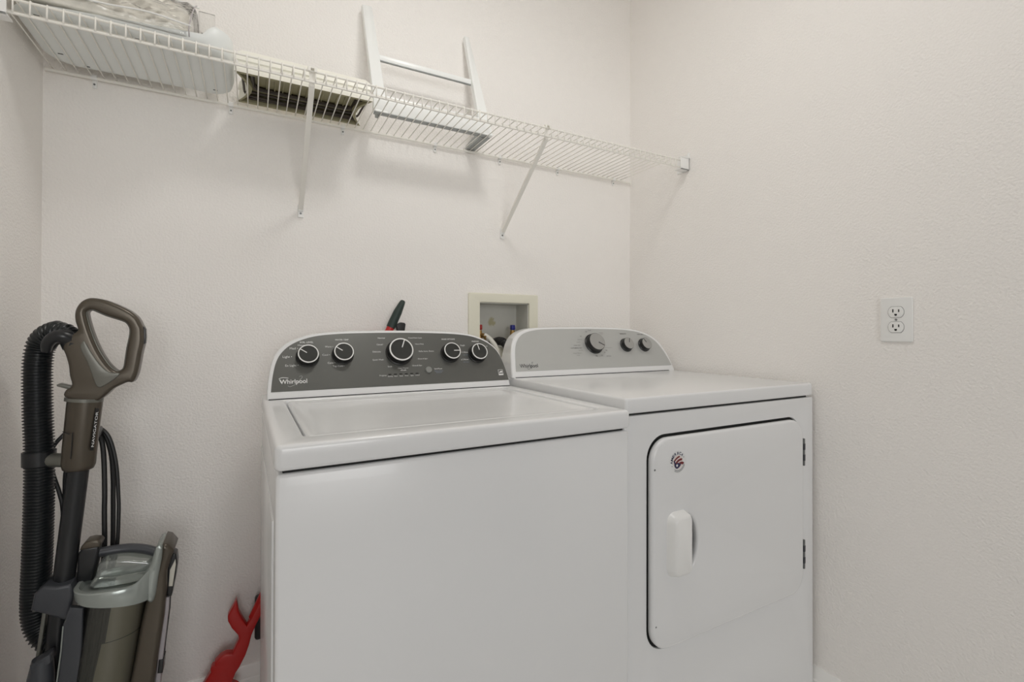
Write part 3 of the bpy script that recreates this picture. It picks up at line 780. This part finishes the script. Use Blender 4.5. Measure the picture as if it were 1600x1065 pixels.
# round flag sticker on the door
SXC, SZC, YS_ = .1545, .7905, -.0131
fd = lambda dy: (lambda c: Vector((SXC + c.x, YS_ - dy, SZC + c.y)))
circ = lambda r, n=36, cx=0, cy=0: [(cx + r * math.cos(2 * PI * k / n), cy + r * math.sin(2 * PI * k / n)) for k in range(n)]
st = part('round_sticker', plate([circ(.0275)], .0003, 0, to=fd(.0001)), mat('sticker_film', (.77, .78, .785), .3), dr, 0, 'small round flag sticker near the top left of the door')
part('sticker_ground', plate([circ(.0162)], .0003, 0, to=fd(.0003)), PINK_P, st, 0)
c = bmesh.new()
def arcband(r0, r1, a0, a1, cx, cy, bm, dy, n=12):
    V = []
    for k in range(n + 1):
        a = math.radians(a0 + (a1 - a0) * k / n)
        V.append([bm.verts.new(fd(dy)(Vector((cx + r * math.cos(a), cy + r * math.sin(a), 0)))) for r in (r0, r1)])
    for p, q in zip(V[:-1], V[1:]): bm.faces.new((p[0], p[1], q[1], q[0]))
for (r0, r1, a0, a1) in ((.0280, .0318, 100, 142), (.0195, .0245, 83, 152), (.0105, .0165, 58, 152)):
    arcband(r0, r1, a0, a1, .0105, -.0165, c, .0006)
part('sticker_stripes', c, RED_P, st, 0)
c = bmesh.new()
lp = [(-.0155, .0050), (-.0105, .0030), (-.0075, -.0035), (0.0, -.0010), (.0050, -.0050), (.0095, -.0035), (.0080, -.0085), (.0030, -.0130), (-.0035, -.0155), (-.0090, -.0130), (-.0120, -.0080), (-.0125, -.0030)]
c = plate([lp], .0003, 0, to=fd(.0008))
part('sticker_navy', c, NAVY_P, st, 0)
part('sticker_star', plate([[(.0040 * math.cos(PI / 2 + PI * k / 5) * (1 if k % 2 == 0 else .55) - .0038, .0042 * math.sin(PI / 2 + PI * k / 5) * (1 if k % 2 == 0 else .55) - .0075) for k in range(10)]], .0003, 0, to=fd(.0011)), PRINT_W, st, 0)
def ring_text(s, rad, a_start, a_step, size, dy):
    bm_ = bmesh.new()
    for k, ch in enumerate(s):
        a = math.radians(a_start - a_step * k); ca, sa = math.cos(a), math.sin(a)
        f = lambda q, ca=ca, sa=sa: fd(dy)(Vector((ca * (rad + q.y) + sa * q.x, sa * (rad + q.y) - ca * q.x, 0)))
        text_bm([(ch, 0, 0, size * (.42 if ch == 'I' else 1.05 if ch == 'M' else .82), 'C', .03, size * 1.25)], f, bm_)
    return bm_
c = ring_text('AMERICA', .0212, 178, 21.5, .0074, .0004)
for a in (202, 28): join_bm(c, plate([circ(.0011, 8, .0212 * math.cos(math.radians(a)), .0212 * math.sin(math.radians(a)))], .0003, 0, to=fd(.0005)))
part('sticker_lettering', c, NAVY_P, st, 0)
c = bmesh.new()
arcband(.0190, .0205, 235, 352, 0, 0, c, .0004, 24); arcband(.0222, .0236, 240, 340, 0, 0, c, .0004, 24)
part('sticker_rim', c, PRINT_G, st, 0)

# ------------------------------------------------------------------ red long-handled tool behind the washer
rt_ = thing('long_handled_tool', 'red long-handled tool with dark green grips leaning behind the washer', 'tool', (0.40, -.08, 0))
TO2 = Vector((0.40, -.08, 0))
JAW = [(0.3503, 0.1354), (0.3604, 0.1519), (0.3739, 0.174), (0.3729, 0.1823), (0.3772, 0.1881), (0.3834, 0.1883), (0.3824, 0.1966), (0.3875, 0.2009), (0.3967, 0.2087), (0.4095, 0.2123), (0.4243, 0.2076), (0.4318, 0.2271), (0.4401, 0.2451), (0.4376, 0.2554), (0.4221, 0.2791), (0.413, 0.3008), (0.4125, 0.3145), (0.4183, 0.3265), (0.4253, 0.3383), (0.4336, 0.3538), (0.4368, 0.3352), (0.4385, 0.321), (0.4482, 0.2963), (0.4587, 0.2746), (0.4701, 0.2957), (0.4822, 0.3202), (0.4945, 0.3463), (0.5032, 0.3594), (0.5009, 0.3095), (0.48, 0.2679), (0.4703, 0.2457), (0.4644, 0.2198), (0.456, 0.1948), (0.4417, 0.1664), (0.4322, 0.1532), (0.4228, 0.129), (0.4182, 0.1116)]
part('red_head', plate([JAW], .027, .0040, 2, to=xz(-.08, TO2)), RED, rt_, 50)
part('pole', tube([Vector(q) - TO2 for q in ((.474, -.08, .288), (.868, -.055, 1.115))], .0125, 12), RED, rt_)
part('grip', tube([Vector(q) - TO2 for q in ((.8655, -.055, 1.110), (.872, -.055, 1.124), (.889, -.054, 1.160), (.902, -.053, 1.187), (.907, -.053, 1.197), (.9085, -.053, 1.2)) ], [.0138, .0145, .0140, .0105, .0085, .005], 14), GRIP, rt_)
part('second_grip', plate([[(.882, 1.119), (.899, 1.1275), (.911, 1.126), (.9145, 1.121), (.909, 1.080), (.896, 1.070), (.890, 1.090)]], .022, .003, to=lambda c: Vector((c.x, -.052 - c.z, c.y)) - TO2), BLACK, rt_)
part('second_pole', tube([Vector(q) - TO2 for q in ((.500, -.045, .30), (.896, -.045, 1.085))], .0095, 10), BLACK, rt_)
part('black_clamp', bx(.478 - .40, .520 - .40, -.062 + .08, -.030 + .08, .208, .330, .008), BLACK, rt_)
part('lower_shaft', tube([Vector(q) - TO2 for q in ((.410, -.08, .13), (.36, -.08, .02), (.355, -.08, .003))], [.035, .03, .028], 14, squash=.45), RED, rt_)

# ------------------------------------------------------------------ upright vacuum cleaner
VO = Vector((0.19, -.28, 0))
va = thing('vacuum_cleaner', 'bronze and charcoal upright vacuum cleaner with a black ribbed hose by the left wall', 'vacuum cleaner', VO)
def V3(x, y, z): return Vector((x, y, z)) - VO
HEAD = [(0.143, 1.0977), (0.1396, 1.1163), (0.1383, 1.1315), (0.141, 1.1458), (0.1477, 1.1581), (0.1569, 1.1656), (0.1672, 1.168), (0.1844, 1.1655), (0.202, 1.1586), (0.2199, 1.1489), (0.2344, 1.139), (0.2455, 1.1267), (0.252, 1.1118), (0.2555, 1.1015), (0.2559, 1.0715), (0.2523, 1.0508), (0.247, 1.0142), (0.2434, 0.9983), (0.2371, 0.9849), (0.228, 0.9849), (0.2173, 0.9802), (0.2031, 0.9719), (0.1926, 0.9601), (0.1815, 0.9500), (0.170, 0.9440), (0.1500, 0.9440), (0.1231, 0.9590), (0.1247, 0.9728), (0.1304, 0.9769), (0.1345, 0.9854), (0.1310, 1.003), (0.129, 1.0248), (0.1242, 1.0466), (0.1200, 1.0641), (0.1290, 1.0857)]
HOLE = [(0.1579, 1.1385), (0.1656, 1.1431), (0.1742, 1.14), (0.1899, 1.1314), (0.2093, 1.1238), (0.2219, 1.1183), (0.2282, 1.1104), (0.2314, 1.0991), (0.2302, 1.0831), (0.2267, 1.0627), (0.2241, 1.04), (0.2224, 1.0241), (0.2198, 1.0152), (0.2135, 1.0104), (0.2082, 1.0106), (0.2011, 1.0169), (0.1922, 1.0295), (0.1816, 1.0499), (0.1729, 1.0722), (0.1659, 1.0944), (0.161, 1.1143), (0.158, 1.1297)]
PAD = [(0.1500, 1.0685), (0.1555, 1.0765), (0.1639, 1.0597), (0.1724, 1.0421), (0.1861, 1.0199), (0.1982, 1.0084), (0.2160, 1.0050), (0.2035, 0.9905), (0.1897, 0.9802), (0.1812, 0.9762), (0.1753, 0.982), (0.171, 0.9964), (0.1607, 1.0315), (0.1510, 1.0556)]
xv = lambda y: xz(y, VO)
def cl(p, n=3): return [(v.x, v.y) for v in crom([Vector(q) for q in p], n)]
hnd = part('handle_grip', plate([cl(HEAD), cl(HOLE)[::-1]], .042, .0085, 4, to=xv(-.28)), BRONZE, va, 60)
ins = [(a, b) for a, b in HOLE]
part('grip_liner', tube([V3(a, -.2925, b) for a, b in [(q.x, q.y) for q in crom([Vector((.1965 + (a - .1965) * 1.045, 1.085 + (b - 1.085) * 1.03)) for a, b in HOLE], 2)]], .0034, 8, closed=True), BRONZE_L, hnd, 60)
part('grip_pad', plate([cl(PAD)], .006, .002, 2, to=xv(-.3005)), BRONZE_L, hnd, 60)
part('hose_port', tube([V3(.136, -.28, 1.066), V3(.128, -.278, 1.082), V3(.118, -.275, 1.09)], [.022, .021, .020], 20), CHAR, va)
part('release_tab', plate([[(.108, .9845), (.113, .987), (.1345, .980), (.1345, .9745), (.128, .9735), (.109, .9810)]], .018, .002, to=xv(-.28)), BRONZE_L, va)
part('power_switch', plate([[(.2545, 1.108), (.2585, 1.1015), (.2590, 1.083), (.2580, 1.070), (.2535, 1.066)]], .016, .0015, to=xv(-.285)), CHAR, va)
# sleeve: an oval tube between the grip and the wand
sl = [((.1530, .949), .0300), ((.1522, .94), .0302), ((.1480, .89), .0295), ((.1445, .845), .0292), ((.1425, .812), .0288), ((.142, .803), .0260), ((.142, .799), .020)]
part('wand_sleeve', tube([V3(x, -.28, z) for (x, z), r in sl], [r for _, r in sl], 28, squash=.82), BRONZE, va, 60)
part('sleeve_collar', tube([V3(.1515, -.28, .9535), V3(.1508, -.28, .9465)], [.0325, .0325], 28, squash=.86), BRONZE_L, va)
part('sleeve_seam', tube([V3(.1208, -.297, .887), V3(.133, -.306, .8825), V3(.139, -.3065, .8845), V3(.1385, -.3055, .872), V3(.136, -.3045, .83)], .0009, 5), CHAR, va)
lab = part('label_strip', plate([[(.1795, .9325), (.1860, .9310), (.1765, .8425), (.1705, .8435)]], .0016, .0003, to=lambda c: Matrix.Rotation(math.radians(38), 3, 'Z') @ (Vector((c.x - .178, -c.z, c.y))) + V3(.1725, -.2985, 0)), KNOB_B, va)
ang = math.atan2(.089, .0097)
def lab_to(c):
    u = Vector((math.cos(ang) * c.x - math.sin(ang) * c.y, math.sin(ang) * c.x + math.cos(ang) * c.y))
    q = Vector((.1783 + u.x - .178, -.0011, .8875 + u.y))
    return Matrix.Rotation(math.radians(38), 3, 'Z') @ q + V3(.1725, -.2985, 0)
part('label_lettering', text_bm([('NAVIGATOR', 0, 0, .074, 'C', .0, .0062)], lab_to), PRINT_W, lab, 0)
wnd = [(.1426, .806), (.1192, .557), (.1045, .3815), (.096, .275)]
part('wand', tube([V3(x, -.28, z) for x, z in wnd], .0185, 20), CHAR, va)
part('spine', plate([[(.0905, .530), (.0975, .528), (.0815, .385), (.074, .27), (.068, .27), (.0755, .39)]], .03, .002, to=xv(-.275)), BRONZE_L, va)
# ribbed hose
hp = crom([(.128, -.277, 1.082), (.114, -.270, 1.0935), (.099, -.262, 1.0930), (.083, -.255, 1.0830), (.0725, -.25, 1.0640), (.0685, -.25, 1.0360), (.0675, -.25, .998), (.0690, -.25, .917), (.0715, -.25, .849), (.0720, -.25, .768), (.0705, -.25, .647), (.0680, -.25, .545), (.0690, -.252, .500), (.076, -.256, .468), (.088, -.262, .450), (.104, -.268, .440)], 24, False)
# even resampling for the ribs
L = [0]
for a, b in zip(hp[:-1], hp[1:]): L.append(L[-1] + (b - a).length)
def at(s):
    for i in range(len(L) - 1):
        if L[i + 1] >= s: return hp[i].lerp(hp[i + 1], (s - L[i]) / max(L[i + 1] - L[i], 1e-9))
    return hp[-1]
pitch_ = .0066; nr = int(L[-1] / pitch_)
pp, rr_ = [], []
for k in range(nr):
    s = k * pitch_
    for f, r in ((0, .0212), (.3, .0218), (.5, .0250), (.7, .0250), (.9, .0218)):
        pp.append(at(s + f * pitch_) - VO); rr_.append(r * (0.86 if s < .02 else 1))
part('hose', tube(pp, rr_, 22), HOSE, va, 60, 'black ribbed hose')
part('hose_cuff', tube([V3(*q) for q in crom([(.130, -.286, 1.080), (.118, -.292, 1.086), (.104, -.292, 1.083), (.0935, -.288, 1.070), (.0900, -.282, 1.055)], 5, False)], [.0165 - .0004 * k for k in range(21)], 14), CHAR, va)
part('hose_clip', tube([V3(.0714, -.25, .8420), V3(.0716, -.25, .8130)], .0275, 24), CHAR, va)
part('clip_arm', tube([V3(.088, -.258, .823), V3(.122, -.274, .822)], .0145, 14), BRONZE_L, va)
# wound power cord
for nm, pts, r in (('power_cord', [(.150, -.245, .880), (.1612, -.225, .879), (.1720, -.22, .8700), (.182, -.22, .8520), (.1900, -.22, .820), (.1955, -.22, .7800), (.1985, -.22, .7239), (.1995, -.22, .6795), (.196, -.22, .592), (.182, -.225, .52)], .0040),
                   ('power_cord', [(.150, -.240, .874), (.1612, -.215, .8744), (.1700, -.21, .8630), (.178, -.21, .8380), (.1840, -.21, .8040), (.1866, -.21, .7600), (.1872, -.21, .7258), (.1867, -.21, .594), (.178, -.215, .52)], .0048),
                   ('power_cord', [(.145, -.240, .868), (.1576, -.225, .8655), (.1658, -.22, .8554), (.1704, -.22, .8317), (.1728, -.22, .7896), (.1740, -.22, .7278), (.1738, -.22, .6842), (.1741, -.22, .5968), (.168, -.22, .52)], .0052),
                   ('power_cord', [(.140, -.235, .870), (.1119, -.22, .8745), (.098, -.22, .862), (.0870, -.222, .8456), (.083, -.226, .83), (.086, -.226, .79), (.0980, -.225, .74), (.1035, -.225, .70), (.105, -.225, .60), (.108, -.228, .53)], .0042),
                   ('power_cord', [(.120, -.225, .82), (.108, -.225, .79), (.1060, -.225, .75), (.1065, -.225, .70), (.108, -.225, .60), (.110, -.228, .53)], .0036)):
    part(nm, tube([V3(*q) for q in crom(pts, 6, False)], r, 8), BLACK, va)
part('cord_hook', bx(.118 - .19, .172 - .19, .02, .058, .86, .884, .006), CHAR, va)
# holder block and left post
part('wand_holder', plate([[(.0790, .535), (.084, .5665), (.100, .5795), (.118, .5735), (.141, .5740), (.1455, .551), (.1385, .5042), (.1310, .5020), (.0987, .5235)]], .066, .006, 3, to=xv(-.285)), CHAR2, va, 60)
part('holder_catch', plate([[(.0800, .5300), (.083, .5480), (.0990, .5460), (.0990, .5270)]], .05, .003, to=xv(-.287)), BRONZE_L, va)
part('cup_post', plate([[(.1405, .560), (.1440, .622), (.1500, .6330), (.1790, .6330), (.1760, .600), (.1680, .560)]], .034, .005, 3, to=xv(-.270)), CHAR, va)
part('post_cap', plate([[(.1465, .630), (.150, .6385), (.1570, .6465), (.1671, .6474), (.1785, .6444), (.1825, .6380), (.1800, .630)]], .036, .004, 3, to=xv(-.270)), BRONZE, va)
part('carry_handle', tube([V3(*q) for q in crom([(.172, -.268, .612), (.2026, -.262, .6100), (.2305, -.262, .6075), (.2592, -.266, .6000), (.285, -.272, .588)], 5, False)], .0102, 14), CHAR2, va)
# dust cup: clear shell over a pleated filter and a khaki inner panel
def ell(cx, cy, rx, ry, z, a0=0, a1=360, n=40):
    return [V3(cx + rx * math.cos(math.radians(a0 + (a1 - a0) * k / n)), cy + ry * math.sin(math.radians(a0 + (a1 - a0) * k / n)), z) for k in range(n if a1 - a0 >= 360 else n + 1)]
def cupx(z): return .2157 + (z - .53) * .133
zs_ = (.300, .36, .42, .48, .535)
CY = -.300
part('dust_cup', loft([ell(cupx(z), CY, .0575, .052, z) for z in zs_]), SMOKE, va, 60, 'smoky clear dust cup')
def pleat(z):
    out = []
    for k in range(41):
        a = math.radians(168 + 106 * k / 40); r = .050 + (.0022 if (k // 3) % 2 else 0)
        out.append(V3(cupx(z) + r * math.cos(a), CY + r * .90 * math.sin(a), z))
    return out
part('pleated_filter', openloft([pleat(z) for z in zs_]), FILT, va, 30)
part('cup_panel_upper', openloft([ell(cupx(z), CY, .0535, .0485, z, 268, 365, 20) for z in (.452, .49, .534)]), KHAKI, va)
part('cup_panel_lower', openloft([ell(cupx(z) , CY, .0535, .0485, z, 262 - (.451 - z) * 60, 365, 20) for z in (.300, .36, .42, .4505)]), KHAKI, va)
part('filter_core', loft([ell(cupx(z), CY + .004, .046, .041, z) for z in (.301, .534)]), FILT, va)
part('left_panel', plate([[(.1440, .535), (.1655, .528), (.1640, .45), (.1545, .300), (.118, .300), (.1320, .45), (.1340, .502)]], .014, .003, to=xv(-.330)), CHAR2, va)
part('left_panel_edge', tube([V3(.1345, -.337, .500), V3(.1315, -.337, .45), V3(.1250, -.337, .385), V3(.119, -.337, .33)], .0013, 6), LIDG, va)
# lid of the cup: a deep pale shell that climbs to the right
rings = []
for t_, g in ((0, 0), (.03, .0025), (.30, .0045), (.92, .0055), (1.0, .0035), (1.0, -.0030), (.55, -.0065), (.5, -.03)):
    rg = []
    for k in range(56):
        a = 2 * PI * k / 56; ca, sa = math.cos(a), math.sin(a)
        x = .2145 + (.0655 + g) * math.copysign(abs(ca) ** .85, ca); y = CY + (.0590 + g) * math.copysign(abs(sa) ** .85, sa)
        f = (x - .147) / .137
        zl = .5400 - .0270 * f; zh = .5640 - .004 * f + .030 * sstep(.72, 1.05, f)
        rg.append(V3(x, y, zl + (zh - zl) * t_))
    rings.append(rg)
part('cup_lid', loft(rings), LIDG, va, 40)
part('lid_dome', plate([cl([(.1750, .553), (.1790, .580), (.1835, .601), (.1950, .6055), (.2241, .6040), (.2500, .5965), (.2740, .5870), (.2790, .565), (.2750, .550)], 4)], .056, .006, 3, to=xv(-.285)), LIDC, va, 60)
part('lid_shroud', plate([cl([(.262, .560), (.2760, .590), (.2825, .617), (.2885, .6295), (.2965, .6310), (.2960, .600), (.2900, .560), (.2830, .512), (.2700, .514)], 3)], .078, .010, 3, to=xv(-.300)), LIDG, va, 60)
# right-hand column with its latch
part('rear_column', plate([[(.2915, .600), (.2925, .6200), (.2965, .6285), (.3060, .6242), (.3170, .6076), (.3110, .590), (.3045, .565), (.3034, .5231), (.2990, .4638), (.2900, .392), (.2800, .300), (.2330, .300), (.2480, .390), (.2600, .4711), (.2700, .5186)]], .085, .009, 3, to=xv(-.285)), BRONZE, va, 60)
part('latch_body', plate([[(.3040, .577), (.3140, .5964), (.3190, .592), (.3210, .573), (.3180, .5423), (.3110, .5000), (.3025, .5020), (.3015, .5205)]], .034, .003, to=xv(-.290)), CHAR, va)
part('latch_plate', plate([[(.3075, .5598), (.3180, .5827), (.3190, .570), (.3130, .5223), (.3055, .5241)]], .037, .0015, to=xv(-.290)), CREAM_P, va)
part('rear_strip', plate([[(.2980, .5000), (.3068, .4980), (.3055, .4700), (.2949, .3598), (.290, .300), (.2800, .300), (.2860, .3631)]], .03, .002, to=xv(-.290)), MAUVE, va)
part('strip_edge', tube([V3(.3068, -.290, .500), V3(.3058, -.290, .47), V3(.2985, -.29, .398), V3(.2955, -.29, .362)], .0018, 6), BLACK, va)
part('side_catch', plate([[(.2885, .3640), (.2975, .3625), (.2955, .3330), (.2860, .3350)]], .036, .002, to=xv(-.290)), CHAR, va)
# dusting tool clipped low on the left, then housing and floor head below the frame
part('dusting_tool', tube([V3(.099, -.318, .436), V3(.0965, -.318, .40), V3(.092, -.318, .34), (V3(.09, -.318, .28))], [.0165, .021, .024, .024], 18), CHAR2, va)
part('tool_tip', plate([[(.0835, .4335), (.1120, .4465), (.1145, .4445), (.1150, .43), (.085, .415)]], .03, .002, to=xv(-.318)), CHAR2, va)
part('motor_housing', loft([[V3(.18 + rx * math.cos(2 * PI * k / 32), -.29 + ry * math.sin(2 * PI * k / 32), z) for k in range(32)] for z, rx, ry in ((.302, .105, .062), (.26, .112, .075), (.16, .112, .085), (.09, .10, .085))]), CHAR, va, 60)
part('floor_head', plate([rrect(.04, .33, -.14, .09, .03)], .075, .014, 3, to=lambda c: Vector((c.x - .19, c.y - .36 + .28 + .01, .052 + c.z))), BRONZE, va, 60)
for wx in (.07, .30):
    part('wheel', lathe([(0, -.012), (.028, -.012), (.030, -.008), (.030, .008), (.028, .012), (0, .012)], 24, lambda q, a=wx: V3(a + q.z, -.262 + q.x, .030 + q.y)), BLACK, va)

# flat print, far too small to take apart letter by letter
for o in SC.objects:
    if o.type == 'MESH' and ('lettering' in o.name or 'small_print' in o.name): o['kind'] = 'stuff'
